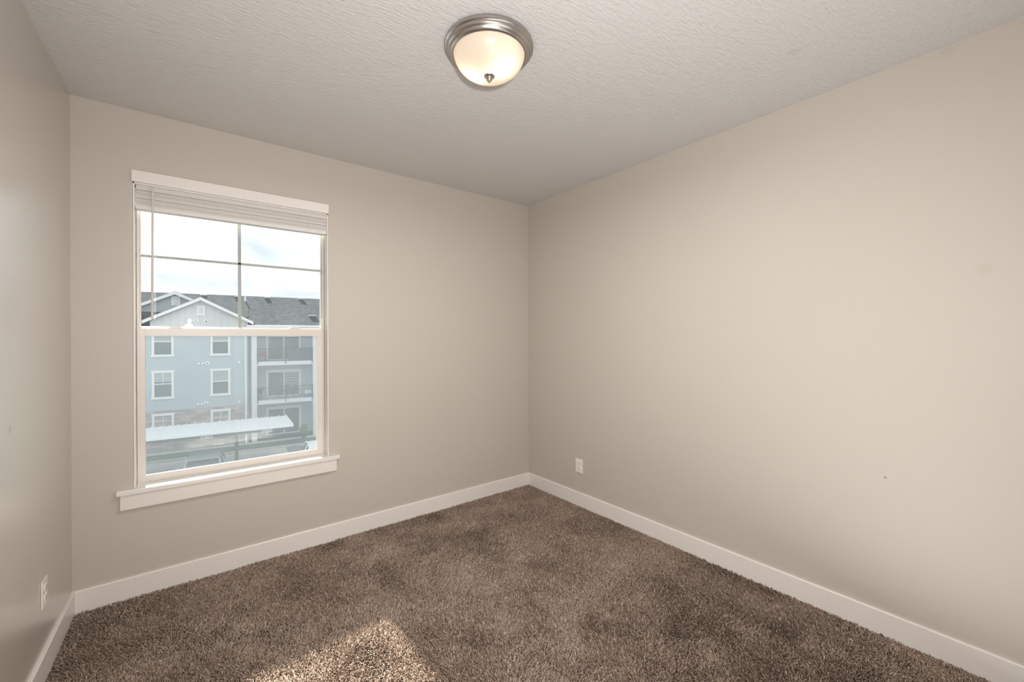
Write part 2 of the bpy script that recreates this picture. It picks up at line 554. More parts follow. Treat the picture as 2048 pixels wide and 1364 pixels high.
# only the ground the room is seen over: leave out what lies behind the viewer's left foot
keep &= ~((y < -2.0) & (x < -1.75)) & ~((y < -2.5) & (x < -1.0))
x, y = x[keep], y[keep]
N = len(x)
big = 0.45 * value_noise(x, y, 2.6, 1) + 0.35 * value_noise(x, y, 7.0, 2) + 0.2 * value_noise(x, y, 17.0, 5)
big2 = 0.5 * value_noise(x, y, 2.2, 3) + 0.5 * value_noise(x, y, 7.5, 4)
ang = rng.uniform(0, 2 * np.pi, N)
lean = rng.uniform(0.15, 0.9, N)
lx = np.cos(ang) * lean + 2.6 * (big - .5)
ly = np.sin(ang) * lean + 2.6 * (big2 - .5)
L = rng.uniform(0.009, 0.0145, N)
tone = np.clip(0.5 + rng.normal(0, 0.23, N) + 0.55 * (big - .5), 0, 1)
ca = rng.uniform(0, 2 * np.pi, N)
rings = [(0.0, 1.0, 0.0), (0.45, 1.15, 0.35), (0.8, 1.0, 0.75)]
V = np.zeros((N, 10, 3), np.float32)
nrm = np.sqrt(1 + lx ** 2 + ly ** 2)
R = rng.uniform(0.0017, 0.0026, N)
for ri, (t, rr, cv) in enumerate(rings):
    cx = x + L * t * lx / nrm * (0.6 + t) + np.cos(ca) * .002 * cv
    cy = y + L * t * ly / nrm * (0.6 + t) + np.sin(ca) * .002 * cv
    cz = -0.008 + L * t * (1.25 / nrm)
    for k in range(3):
        a = ca + 2 * np.pi * k / 3 + t * 1.4
        V[:, ri * 3 + k, 0] = cx + np.cos(a) * R * rr
        V[:, ri * 3 + k, 1] = cy + np.sin(a) * R * rr
        V[:, ri * 3 + k, 2] = cz
V[:, 9, 0] = x + L * lx / nrm * 1.6 + np.cos(ca) * .003
V[:, 9, 1] = y + L * ly / nrm * 1.6 + np.sin(ca) * .003
V[:, 9, 2] = -0.008 + L * (1.3 / nrm)
tri = []
for r_ in range(2):
    for k in range(3):
        a, b_, c_, d_ = r_ * 3 + k, r_ * 3 + (k + 1) % 3, (r_ + 1) * 3 + (k + 1) % 3, (r_ + 1) * 3 + k
        tri += [(a, b_, c_), (a, c_, d_)]
for k in range(3):
    tri.append((6 + k, 6 + (k + 1) % 3, 9))
tri = np.array(tri, np.int32)
idx = (tri[None] + (np.arange(N, dtype=np.int32) * 10)[:, None, None]).ravel()
me = bpy.data.meshes.new('carpet')
me.vertices.add(N * 10)
me.vertices.foreach_set('co', V.ravel())
nf = N * len(tri)
me.loops.add(nf * 3)
me.loops.foreach_set('vertex_index', idx)
me.polygons.add(nf)
me.polygons.foreach_set('loop_start', np.arange(0, nf * 3, 3, dtype=np.int32))
me.polygons.foreach_set('use_smooth', np.ones(nf, dtype=bool))
me.update(calc_edges=True)
att = me.attributes.new('tone', 'FLOAT', 'POINT')
tv = np.repeat(tone[:, None], 10, 1)
att.data.foreach_set('value', np.clip(tv, 0, 1).astype(np.float32).ravel())
me.materials.append(M['carpet'])
carpet = bpy.data.objects.new('carpet', me)
COL.objects.link(carpet)
tag(carpet, 'mottled brown frieze carpet covering the whole floor', 'carpet', kind='stuff')

# ------------------------------------------------------------------ window
win = empty('window_1', ((OX0 + OX1) / 2, 0.08, OZ0), kind='structure', label='almond vinyl single-hung window with a gridded upper pane', cat='window')
WX = win.location.x
def wbox(mb, x0, x1, y0, y1, z0, z1, ch=.002):
    return mb.box((x0 - WX, y0 - .08, z0 - OZ0), (x1 - WX, y1 - .08, z1 - OZ0), ch)
# white painted returns lining the opening
mb = MB()
wbox(mb, OX0 - .001, OX0 + .006, .0, .16, OZ0, OZ1, 0)
wbox(mb, OX1 - .006, OX1 + .001, .0, .16, OZ0, OZ1, 0)
wbox(mb, OX0, OX1, .0, .16, OZ1 - .006, OZ1 + .001, 0)
mb.build('jamb_lining', M['jamb'], win)
FX0, FX1, FZ0, FZ1 = OX0 + .008, OX1 - .008, .577, OZ1 - .006
fi0, fi1 = -2.7375, -1.7885
mb = MB()
wbox(mb, FX0, fi0, .08, .155, FZ0, FZ1)
wbox(mb, fi1, FX1, .08, .155, FZ0, FZ1)
wbox(mb, fi0, fi1, .08, .155, 2.17, FZ1)
wbox(mb, fi0, fi1, .115, .155, FZ0, .592)
mb.build('window_frame', M['vinyl'], win)
# fixed upper light
ub = MB()
wbox(ub, fi0, fi1, .118, .15, 1.412, 1.4445)
wbox(ub, fi0, fi0 + .004, .112, .14, 1.44, 2.18, .001)
wbox(ub, fi1 - .004, fi1, .112, .14, 1.44, 2.18, .001)
ub.build('upper_rail', M['vinyl'], win)
p = MB()
wbox(p, fi0, fi1, .127, .1275, 1.440, 2.18, 0)
p.build('upper_pane', M['glass'], win)
g = MB()
wbox(g, -2.2755, -2.2575, .129, .136, 1.44, 2.175, .002)
wbox(g, fi0, fi1, .129, .136, 1.838, 1.854, .002)
g.build('grille_bars', base_mat('pale_grille_bars', (0.62, 0.60, 0.57), .5, .3)[0], win)
# lower sash
sash = MB()
sx0, sx1 = fi0 - .004, fi1 + .004
gx0, gx1, gz0, gz1 = -2.7145, -1.8255, .6165, 1.3895
wbox(sash, sx0, gx0, .084, .114, .578, 1.436)
wbox(sash, gx1, sx1, .084, .114, .578, 1.436)
wbox(sash, gx0 - .002, gx1 + .002, .084, .0945, .578, gz0)
wbox(sash, gx0 - .002, gx1 + .002, .0945, .114, .578, gz0 - .030)
wbox(sash, gx0 - .002, gx1 + .002, .084, .114, gz1, 1.436)
so = sash.build('lower_sash', M['vinyl'], win)
p = MB()
wbox(p, gx0, gx1, .0865, .087, gz0, gz1, 0)
p.build('lower_pane', M['glass'], win)
s = MB()
wbox(s, fi0, fi1, .148, .1484, .59, 1.415, 0)
s.build('insect_screen', M['screen'], win)
for (x0, x1) in ((-2.618, -2.545), (-2.003, -1.928)):
    l = MB()
    xm = (x0 + x1) / 2 - WX
    prof = [(x0 - WX, 0), (x0 - WX + .008, .005), (x0 - WX + .018, .0105), (x1 - WX - .018, .0105), (x1 - WX - .008, .005), (x1 - WX, 0)]
    l.prism([(a, 1.436 - OZ0 + b_) for a, b_ in prof], 'y', .086 - .08, .110 - .08)
    l.build('tilt_latch', M['vinyl'], win)
l = MB()
wbox(l, -1.793, -1.783, .078, .095, 1.475, 1.508, .003)
l.build('stop_clip', M['vinyl'], win)

structure(MB().box((-2.761, -.018, 2.2165), (-1.7705, 0, 2.2765), .0015).build('trim_1', M['trim']), 'flat white head casing above the window', 'trim')
mb = MB().box((-2.825, -.030, .553), (-1.7068, -0.0005, .5775), .003)
mb.box((OX0 + .0065, -.003, .553), (OX1 - .0065, .1145, .5775))
M['stool'] = base_mat('glossy_white_stool_paint', (0.84, 0.81, 0.78), 0.18, 0.8)[0]
structure(mb.build('trim_2', M['stool']), 'white window stool board lit by the sun', 'window sill')
structure(MB().box((-2.811, -.018, .4735), (-1.725, 0, .553), .0015).build('trim_3', M['trim']), 'white apron board below the window stool', 'trim')

# ------------------------------------------------------------------ blind, pulled right up
bl = empty('window_blind', (WX, .03, 2.21), label='off-white faux wood blind pulled up at the window top', cat='window blind')
def bbox(mb, x0, x1, y0, y1, z0, z1, ch=.001):
    return mb.box((x0 - WX, y0 - .03, z0 - 2.21), (x1 - WX, y1 - .03, z1 - 2.21), ch)
bx0, bx1 = -2.7475, -1.7785
mb = MB()
bbox(mb, bx0 + .003, bx1 - .003, .040, .076, 2.165, 2.2095, .002)
mb.build('headrail', M['slat'], bl)
mb = MB()
z = 2.098
for h in (.0165, .0085, .017, .0155, .0095, .018, .0165):
    # a slat tipped shut: its lower edge in front, its upper edge leaning back behind the next
    ya = .0065 + random.uniform(0, .002)
    ly_ = random.uniform(.026, .041)
    dxa = random.uniform(-.002, .002)
    low, topp = [], []
    for k in range(9):
        u = k / 8
        yy = ya + ly_ * u - .0022 * math.sin(math.pi * u)
        zz = z + .043 * u
        low.append((yy - .03, zz - 2.21))
        topp.append((yy - .03 + .003, zz - 2.21 - .0016))
    mb.prism(low + topp[::-1], 'x', bx0 + dxa - WX, bx1 + dxa - WX)
    z += h
mb.build('slat_stack', M['slat'], bl)
mb = MB()
bbox(mb, bx0 + .001, bx1 - .001, .006, .056, 2.0775, 2.0985, .003)
mb.build('bottom_rail', M['slat'], bl)
for xc in (-2.641, -2.385, -2.139, -1.892):
    c = MB()
    pts = [(xc - WX + random.uniform(-.002, .002), .002 - .03 + random.uniform(-.0006, .0006), 2.18 - 2.21 - .0105 * k) for k in range(10)]
    c.tube(pts, .0011, 6)
    c.build('ladder_cord', M['cord'], bl, True)
for xc in (bx0 - .0015, bx1 + .0015):
    c = MB()
    pts = [(xc - WX + (.0016 if k % 2 else -.0016), .012 - .03, 2.19 - 2.21 - .0085 * k) for k in range(13)]
    c.tube(pts, .0016, 6)
    c.build('side_cord', M['cord'], bl, True)
w = MB()
w.tube([(-2.675 - WX, -.010 - .03, 2.196 - 2.21), (-2.6755 - WX, -.012 - .03, 2.17 - 2.21), (-2.680 - WX, -.008 - .03, 1.485 - 2.21)], [.003, .0048, .0052], 8)
w.tube([(-2.675 - WX, .012 - .03, 2.200 - 2.21), (-2.675 - WX, -.010 - .03, 2.196 - 2.21)], .0022, 6)
w.build('tilt_wand', M['wand'], bl, True)

# ------------------------------------------------------------------ ceiling lamp
LX, LY = -1.528, -1.566
lp = empty('ceiling_lamp', (LX, LY, H), label='round brushed nickel flush-mount ceiling lamp with glowing frosted bowl', cat='ceiling lamp')
prof = [(0.02, 0.0), (.176, 0.0), (.184, -.003), (.1862, -.010), (.1845, -.016), (.179, -.0185), (.1765, -.021), (.1765, -.026), (.1735, -.030), (.1675, -.032), (.1655, -.035), (.164, -.039), (.160, -.0425), (.1555, -.0435), (.1535, -.0445), (.1505, -.0445), (.149, -.042), (.149, -.030), (.02, -.028)]
MB().lathe(prof, 96).build('mounting_pan', M['nickel'], lp, True)
dome = []
for k in range(25):
    a = k / 24 * math.pi / 2
    dome.append((.1478 * math.cos(a) ** 0.72 if k < 24 else 0.0045, -.036 - .090 * math.sin(a) ** 1.1))
MB().lathe(dome, 96).build('glass_bowl', M['bowl'], lp, True)
fin = [(.0005, -.1245), (.021, -.1250), (.0225, -.1265), (.0215, -.1285), (.015, -.1305), (.0115, -.1335), (.0105, -.1365), (.0118, -.139), (.0118, -.142), (.0095, -.145), (.0065, -.148), (.0050, -.1505), (.0025, -.1530), (.0004, -.1536)]
MB().lathe(fin, 32).build('finial', M['nickel'], lp, True)
for (dx, dy) in ((.022, -.05), (-.034, .05)):
    b_ = MB()
    bm = bmesh.new()
    bmesh.ops.create_uvsphere(bm, u_segments=20, v_segments=12, radius=.019)
    b_.bm(bm, Matrix.Translation((dx, dy, -.064)) @ Matrix.Diagonal((1.25, 1, 1, 1)))
    b_.tube([(dx * .45, dy, -.05), (dx * .75, dy, -.058)], .011, 12)
    bo = b_.build('bulb', M['bulb'], lp, True)
    bo.visible_shadow = True
    ll = lamp('bulb_light', 'POINT', (dx * 1.0, dy, -.088), 0.26, (1.0, 0.86, 0.70), shadow_soft_size=0.012)
    ll.parent = lp

# what the fixture throws down into the room
dl = lamp('bowl_light', 'AREA', (0, 0, -.165), 18.0, (1.0, 0.98, 0.95), shape='DISK', size=.27)
dl.parent = lp

# ------------------------------------------------------------------ outlets
def outlet(loc, rz, label):
    r = empty('wall_outlet', loc, rz, label=label, cat='electrical outlet', group='white wall outlets')
    # local frame: x along the wall, -y out of the wall
    MB().box((-.0385, -.006, -.055), (.0385, 0.0, .055), .003).build('cover_plate', M['plate'], r)
    for zc in (.0205, -.0205):
        f = MB()
        pts = []
        for k in range(28):
            a = 2 * math.pi * k / 28
            pts.append((.0178 * math.cos(a), zc + max(-.0145, min(.0145, .0178 * math.sin(a)))))
        f.prism(pts, 'y', -.0085, -.005)
        fo = f.build('socket_face', M['plate'], r)
        s = MB()
        s.box((-.0075, -.0091, zc - .001), (-.0052, -.0084, zc + .0075))
        s.box((.0052, -.0091, zc + .0005), (.0072, -.0084, zc + .0070))
        s.tube([(0, -.0084, zc - .0075), (0, -.0091, zc - .0075)], .0026, 10)
        s.build('socket_slots', M['dark'], fo)
    MB().tube([(0, -.0055, 0), (0, -.0075, 0)], .0035, 12).build('plate_screw', M['plate'], r)
    return r
outlet((0, -.643, .3255), -math.pi / 2, 'white duplex outlet low on the right wall near the far corner')
outlet((XL(-.485), -.485, .3425), math.pi / 2 - LA, 'white duplex outlet on the left wall near the baseboard')

# ------------------------------------------------------------------ outside, across the parking lot
TH = math.radians(-6.0)
G = -6.25
EX = Vector((math.cos(TH), math.sin(TH), 0))
EN = Vector((-math.sin(TH), math.cos(TH), 0))
ORG = Vector((CAM.x, 33.0, 0))
def at(s_, o_, z_=G):
    p_ = ORG + EX * s_ + EN * o_
    return Vector((p_.x, p_.y, z_))
def site(name, s_=0, o_=0, z_=G, rz=0, **kw):
    return empty(name, at(s_, o_, z_), TH + rz, **kw)

def slab(name, s0, s1, o0, o1, z0, z1, mat, label, cat, kind='structure'):
    o = MB().box((s0, o0, z0), (s1, o1, z1)).build(name, mat)
    o.location = at(0, 0, 0)
    o.rotation_euler = (0, 0, TH)
    return tag(o, label, cat, kind=kind)
slab('parking_lot', -60, 60, -60, -2.62, G - .5, G - .02, M['asphalt'], 'grey asphalt parking lot below the window', 'parking lot')
slab('parking_pad', -14, 5.87, -9.6, -2.64, G - .3, G + .0, M['concrete'], 'pale concrete pad under the carport', 'pavement')
slab('kerb', -60, 60, -2.62, -2.45, G - .5, G + .12, M['concrete'], 'concrete kerb at the edge of the lawn', 'kerb')
slab('lawn', -60, 60, -2.45, 60, G - .5, G + .05, M['grass'], 'green lawn strip in front of the apartment block', 'lawn')
slab('sidewalk', -60, 60, -.62, -.1, G - .1, G + .09, M['concrete'], 'narrow concrete walk along the apartment block', 'sidewalk')

# --- apartment block: local x = s, y = depth, z above the ground
ap = site('apartment_building', label='blue-grey three-storey apartment building with white gables and recessed balconies', cat='building')
def Z(z_):
    return z_ - G
def ab(mb, s0, s1, o0, o1, z0, z1, ch=0):
    return mb.box((s0, o0, Z(z0)), (s1, o1, Z(z1)), ch)
mb = MB()
ab(mb, -14, 3.62, 0, 6, -3.42, 2.09)
mb.build('wall', M['siding'], ap)
mb = MB()
ab(mb, -14, 3.66, -.015, 5.9, G - .05, -3.42)
mb.build('stone_wainscot', M['stone'], ap)
mb = MB()
ab(mb, 3.5, 12.0, 1.8, 6, G - .05, 2.2)
ab(mb, 8.30, 12.0, .3, 1.9, G - .05, 2.2)
mb.build('balcony_wall', M['siding2'], ap)
# front gable
def gable(apx, apz, hw, slope, o_front, o_back, wmat, rake_w=.20, base=2.09, over=.32):
    w_ = MB().prism([(apx - hw + .35, Z(base)), (apx + hw - .35, Z(base)), (apx + hw - .35, Z(apz - .22 - slope * (hw - .35))), (apx, Z(apz - .22)), (apx - hw + .35, Z(apz - .22 - slope * (hw - .35)))], 'y', o_front, o_back)
    w_.build('gable_wall', wmat, ap)
    r_ = MB()
    for sg in (-1, 1):
        r_.prism([(apx, Z(apz)), (apx + sg * hw, Z(apz - slope * hw)), (apx + sg * hw, Z(apz - slope * hw - rake_w * 1.05)), (apx, Z(apz - rake_w * 1.15))], 'y', o_front - over, o_front - over + .05)
    r_.build('rake_board', M['xtrim'], ap)
    k_ = MB()
    for sg in (-1, 1):
        k_.prism([(apx, Z(apz + .02)), (apx + sg * (hw + .03), Z(apz - slope * hw)), (apx + sg * (hw + .03), Z(apz - slope * hw - .1)), (apx, Z(apz - .1))], 'y', o_front - over + .051, o_back + 2.5)
    k_.build('gable_roof', M['shingle'], ap)
gable(.92, 4.16, 3.06, .535, 0, 2.0, M['batten'])
gable(-.70, 4.66, 3.4, .50, 2.0, 4.5, M['siding'], base=1.0)
def louver(s0, s1, z0, z1, o_):
    v_ = MB()
    ab(v_, s0, s1, o_ - .07, o_, z0, z1, .01)
    v_.build('gable_vent', M['xtrim'], ap)
    l_ = MB()
    n_ = 7
    for k in range(n_):
        zz = z0 + .13 + (z1 - z0 - .26) * k / (n_ - 1)
        ab(l_, s0 + .11, s1 - .11, o_ - .095, o_ - .07, zz - .02, zz + .025)
    l_.build('vent_louvres', M['xpost'], ap)
louver(.685, 1.14, 2.90, 3.60, 0)
louver(-.925, -.425, 3.65, 4.335, 2.0)
# white belt board between siding and the pale gable
mb = MB()
ab(mb, -14, 3.62, -.03, 0, 1.98, 2.12)
mb.build('belt_board', M['xtrim'], ap)
# main roof
mb = MB()
mb.prism([(-.42, Z(2.25)), (7.0, Z(4.97)), (14.4, Z(2.25)), (14.4, Z(2.10)), (-.42, Z(2.10))], 'x', 3.64, 30)
mb.prism([(1.2, Z(2.9)), (7.0, Z(4.97)), (14.4, Z(2.25)), (14.4, Z(2.10)), (1.2, Z(2.10))], 'x', -14, 3.64)
mb.build('main_roof', M['shingle'], ap)
mb = MB()
ab(mb, 3.55, 30, -.56, -.42, 2.12, 2.285, .02)
mb.build('gutter', M['xtrim'], ap)
mb = MB()
ab(mb, 3.55, 30, -.42, 1.9, 2.0, 2.11)
mb.build('soffit', M['xpost'], ap)
for s_, o_, sz in ((.58, 6.35, .2), (2.86, 6.35, .2), (5.03, 6.35, .2), (7.66, 6.35, .2), (8.05, 1.75, .26)):
    zr = 2.25 + (o_ + .42) * (4.97 - 2.25) / 7.42
    v_ = MB()
    ab(v_, s_ - sz * .8, s_ + sz * .8, o_ - .2, o_ + .25, zr - .12, zr + .08)
    vo = v_.build('roof_vent', M['steel'], ap)
    v_ = MB()
    ab(v_, s_ - sz, s_ + sz, o_ - .28, o_ + .3, zr + .08, zr + .125, .01)
    v_.build('vent_cap', M['xtrim'], vo)
zr = 2.25 + (5.4 + .42) * 2.72 / 7.42
MB().tube([(3.43, 5.4, Z(zr - .1)), (3.43, 5.4, Z(zr + .42))], .07, 12).build('vent_pipe', M['xtrim'], ap, True)
# downspout
mb = MB()
mb.tube([(3.48, -.12, Z(2.1)), (3.48, -.1, Z(1.8)), (3.50, -.1, Z(G + .2)), (3.52, -.3, Z(G + .1))], .055, 8)
mb.build('downspout', M['xtrim'], ap)
# balconies: columns, slabs, railings
for s0, s1 in ((3.84, 4.18), (7.885, 8.225)):
    mb = MB()
    ab(mb, s0, s1, -.02, .30, G - .05, 2.1, .01)
    mb.build('column', M['xpost'], ap)
for z1, z0 in ((-.39, -.68), (-3.24, -3.52)):
    mb = MB()
    ab(mb, 4.16, 7.90, 0, 1.8, z0, z1, .005)
    mb.build('balcony_slab', M['xpost'], ap)
    zt = z1 + .95
    mb = MB()
    ab(mb, 4.17, 7.89, -.03, .01, zt - .02, zt + .02)
    ab(mb, 4.17, 7.89, -.025, .005, z1 + .08, z1 + .11)
    k = 4.20
    while k < 7.89:
        ab(mb, k - .007, k + .007, -.02, .0, z1 + .09, zt)
        k += .115
    for sp in (4.23, 6.02, 7.84):
        ab(mb, sp - .025, sp + .025, -.05, .0, z1 - .18, zt)
    mb.build('balcony_railing', M['rail'], ap)
# glazed balcony doors
for zt, zb in ((1.63, -.38), (-1.13, -3.2), (-4.0, -6.16)):
    oo = 1.8
    mb = MB()
    s0, s1 = 4.79, 7.23
    ab(mb, s0, s0 + .17, oo - .06, oo, zb, zt, .005)
    ab(mb, s1 - .17, s1, oo - .06, oo, zb, zt, .005)
    ab(mb, s0, s1, oo - .065, oo, zt - .20, zt, .005)
    ab(mb, s0, s1, oo - .06, oo, zb, zb + .08, .005)
    ab(mb, 5.98, 6.06, oo - .07, oo, zb, zt - .1, .004)
    do = mb.build('patio_door', M['xtrim'], ap)
    mb = MB()
    ab(mb, s0 + .15, s1 - .15, oo - .02, oo - .01, zb + .06, zt - .15)
    mb.build('door_glass', M['xglass'], do)
    if zt == -1.13:
        mb = MB()
        for k in range(6):
            ab(mb, 6.08, 7.05, oo - .026, oo - .021, zt - .32 - .2 * k, zt - .25 - .2 * k)
        mb.build('door_blind', M['xblind'], do)
# windows of the blue wing
def xwindow(s0, s1, z0, z1, shade, grid):
    t_ = .13
    mb = MB()
    ab(mb, s0 - .03, s1 + .03, -.06, 0.02, z1 - t_, z1 + .02, .005)
    ab(mb, s0 - .04, s1 + .04, -.075, 0.02, z0 - .02, z0 + t_, .005)
    ab(mb, s0, s0 + t_, -.05, 0.02, z0, z1, .005)
    ab(mb, s1 - t_, s1, -.05, 0.02, z0, z1, .005)
    zm = z0 + (z1 - z0) * .53
    ab(mb, s0 + t_ - .01, s1 - t_ + .01, -.03, 0.02, zm - .03, zm + .03)
    if grid:
        ab(mb, (s0 + s1) / 2 - .015, (s0 + s1) / 2 + .015, -.024, .0, zm, z1 - t_)
        ab(mb, s0 + t_, s1 - t_, -.024, .0, (zm + z1 - t_) / 2 - .012, (zm + z1 - t_) / 2 + .012)
    wo_ = mb.build('window', M['xtrim'], ap)
    mb = MB()
    ab(mb, s0 + t_ - .01, s1 - t_ + .01, -.012, -.004, z0 + t_ - .01, z1 - t_ + .01)
    mb.build('pane', M['xglass'], wo_)
    if shade:
        mb = MB()
        zz = z1 - t_
        while zz > z1 - t_ - (z1 - z0) * shade:
            ab(mb, s0 + t_, s1 - t_, -.018, -.0125, zz - .09, zz - .02)
            zz -= .1
        mb.build('window_shade', M['xblind'], wo_)
for (s0, s1) in ((-1.70, -.565), (1.43, 2.57)):
    a = s0 < 0
    xwindow(s0, s1, .155, 2.02, .36 if a else .33, False)
    xwindow(s0, s1, -2.64, -.795, .30 if a else .36, a)
    xwindow(s0, s1, -5.48, -3.63, 0.0, True)
# dryer hoods under each row
for (s_, z_) in ((.785, -.375), (1.0, -.375), (.74, -3.165), (.945, -3.165), (.52, 2.565), (.74, 2.565)):
    mb = MB()
    ab(mb, s_ - .065, s_ + .065, -.07, 0, z_ - .065, z_ + .065, .012)
    mb.build('vent_cover', M['xtrim'], ap)
for (s_, z_) in ((1.255, -.37), (1.195, -3.155), (1.185, 2.51)):
    mb = MB()
    mb.tube([(s_, -.06, Z(z_)), (s_, -.05, Z(z_)), (s_, 0, Z(z_))], [.11, .125, .13], 20)
    h_ = mb.build('round_vent_hood', M['xtrim'], ap, True)
    mb = MB()
    mb.tube([(s_, -.065, Z(z_)), (s_, -.055, Z(z_))], .055, 16)
    mb.build('vent_opening', M['steel'], h_)
for z_ in (-.355, -3.175):
    mb = MB()
    ab(mb, 3.04, 3.17, -.1, 0, z_ - .09, z_ + .07, .02)
    mb.build('wall_light', M['xtrim'], ap)

# --- things kept on the balconies
ch = site('balcony_chair', 4.52, .62, -.39, .15, label='dark patio chair with a dusty red seat back on the top balcony', cat='chair')
MB().box((-.24, -.24, .40), (.24, .24, .45), .02).build('seat', M['steel'], ch)
MB().box((-.24, -.30, .44), (.24, -.25, .78), .02).build('backrest', M['red'], ch)
for a in (-1, 1):
    for c_ in (-1, 1):
        MB().tube([(a * .21, c_ * .21, .41), (a * .25, c_ * .25, 0)], .02, 8).build('leg', M['steel'], ch)
ps = site('privacy_screen', 7.02, .16, -.39, label='grey mesh privacy screen tied behind the top balcony railing', cat='screen')
MB().box((-.85, -.012, .02), (.84, .012, .98), .004).build('fabric_panel', M['mesh_fabric'], ps)
for sx in (-.85, .84):
    MB().tube([(sx, 0, 0), (sx, 0, 1.0)], .018, 8).build('screen_post', M['steel'], ps)
pp = site('potted_plant', 4.42, .55, -3.24, label='tall leafy potted plant at the left end of the middle balcony', cat='plant')
MB().lathe([(.001, 0), (.12, 0), (.17, .28), (.15, .28), (.14, .25), (.001, .25)], 20).build('pot', M['clay'], pp, True)
mb = MB()
for k in range(34):
    a = random.uniform(0, 6.28)
    l_ = random.uniform(.35, .85)
    sp = random.uniform(.08, .32)
    p0 = Vector((0, 0, .22))
    p1 = Vector((math.cos(a) * sp * .4, math.sin(a) * sp * .4, .22 + l_ * .6))
    p2 = Vector((math.cos(a) * sp, math.sin(a) * sp, .22 + l_))
    mb.tube([p0, p1, p2], [.012, .02, .004], 5)
    mb.tube([p1, (p1 + p2) / 2 + Vector((math.cos(a + 1) * .1, math.sin(a + 1) * .1, .02))], [.03, .003], 5)
mb.build('leaves', M['leaf'], pp)
co = site('cooler', 7.58, .55, -3.24, label='blue cooler box with a white lid on the middle balcony', cat='cooler')
MB().box((-.27, -.2, 0), (.27, .2, .30), .025).build('body', M['blue'], co)
MB().box((-.22, -.19, .31), (.22, .19, .52), .03).box((-.28, -.21, .28), (.28, .21, .34), .02).build('lid', M['xtrim'], co)
MB().tube([(-.285, -.1, .2), (-.31, -.05, .22), (-.31, .05, .22), (-.285, .1, .2)], .012, 6).build('handle', M['xtrim'], co)
bk_ = site('bicycle', 6.35, .62, -3.24, .08, label='bicycle leaning behind the middle balcony railing', cat='bicycle')
def ring(cx, cz, r, tr):
    mb_ = MB()
    pts = [(cx + r * math.cos(a), 0, cz + r * math.sin(a)) for a in [2 * math.pi * k / 28 for k in range(29)]]
    mb_.tube(pts, tr, 6, False)
    for k in range(10):
        a = 2 * math.pi * k / 10
        mb_.tube([(cx, 0, cz), (cx + r * math.cos(a), 0, cz + r * math.sin(a))], .003, 4)
    return mb_
ring(-.52, .33, .32, .022).build('wheel', M['tyre'], bk_)
ring(.52, .33, .32, .022).build('wheel', M['tyre'], bk_)
MB().tube([(-.52, 0, .33), (-.05, 0, .3), (-.18, 0, .78), (-.52, 0, .33)], .018, 8).tube([(-.05, 0, .3), (.36, 0, .72), (-.17, 0, .72)], .02, 8).tube([(.34, 0, .82), (.40, 0, .62), (.52, 0, .33)], .018, 8).build('frame', M['steel'], bk_)
MB().tube([(.34, 0, .82), (.34, 0, .96)], .016, 8).tube([(.40, -.26, .98), (.34, -.1, .97), (.34, .1, .97), (.40, .26, .98)], .014, 8).build('handlebar', M['rail'], bk_)
MB().tube([(-.18, 0, .78), (-.2, 0, .92)], .014, 8).box((-.33, -.07, .90), (-.06, .07, .95), .02).build('saddle', M['rail'], bk_)

# --- carport
cp = site('carport', label='white standing-seam metal carport over the parking bays', cat='carport')
CF, CR, CZF, CZR, CS0, CS1 = -9.27, -3.82, -3.50, -3.85, -13.8, 5.79
mb = MB()
mb.prism([(CF, Z(CZF)), (CR, Z(CZR)), (CR, Z(CZR - .05)), (CF, Z(CZF - .05))], 'x', CS0, CS1)
s_ = CS1 - .02
while s_ > CS0:
    mb.prism([(CF - .01, Z(CZF + .035)), (CR + .03, Z(CZR + .055)), (CR + .03, Z(CZR - .02)), (CF - .01, Z(CZF - .02))], 'x', s_ - .022, s_ + .022)
    s_ -= .405
mb.build('roof_panels', M['metalroof'], cp)
mb = MB()
ab(mb, CS0, CS1 + .03, CF - .05, CF, CZF - .10, CZF + .0)
mb.prism([(CF - .05, Z(CZF + .03)), (CR + .03, Z(CZR + .03)), (CR + .03, Z(CZR - .09)), (CF - .05, Z(CZF - .10))], 'x', CS1, CS1 + .03)
mb.build('fascia', M['metalroof'], cp)
mb = MB()
for o_ in (CF + .35, CR - .3):
    zz = CZF + (o_ - CF) / (CR - CF) * (CZR - CZF) - .05
    ab(mb, CS0, CS1, o_ - .06, o_ + .06, zz - .22, zz)
mb.build('purlin', M['steel'], cp)
for s_ in (3.05, -2.45, -7.95, -13.4):
    mb = MB()
    o_ = -5.5
    ab(mb, s_ - .09, s_ + .09, o_ - .09, o_ + .09, G - .02, -3.82, .01)
    mb.build('post', M['steel'], cp)
    mb = MB()
    mb.prism([(CF + .2, Z(CZF - .08)), (CR - .15, Z(CZR - .06)), (CR - .15, Z(CZR - .2)), (o_, Z(-4.0)), (CF + .2, Z(CZF - .25))], 'x', s_ - .06, s_ + .06)
    mb.build('cantilever_beam', M['steel'], cp)
# bay number plates hung from the front purlin, markings too far off to read
def bay_sign(s0, s1, o_, z0, z1, label, bars):
    sg = site('bay_sign', (s0 + s1) / 2, o_, (z0 + z1) / 2, label=label, cat='sign', group='carport bay signs')
    w_, h_ = (s1 - s0) / 2, (z1 - z0) / 2
    MB().box((-w_, -.01, -h_), (w_, .01, h_), .003).build('plate', M['xtrim'], sg)
    for (a, b_, c_, d_) in bars:
        MB().box((-w_ + a * 2 * w_, -.013, -h_ + c_ * 2 * h_), (-w_ + b_ * 2 * w_, -.0095, -h_ + d_ * 2 * h_)).build('number_mark', M['steel'], sg)
    for sx in (-1, 1):
        MB().tube([(sx * w_ * .7, .0, h_), (sx * w_ * .7, .0, h_ + .08)], .01, 6).build('hanger', M['steel'], sg)
bars = [(.07, .20, .3, .72), (.25, .40, .18, .6), (.52, .56, .2, .85), (.66, .70, .2, .85), (.76, .86, .3, .7)]
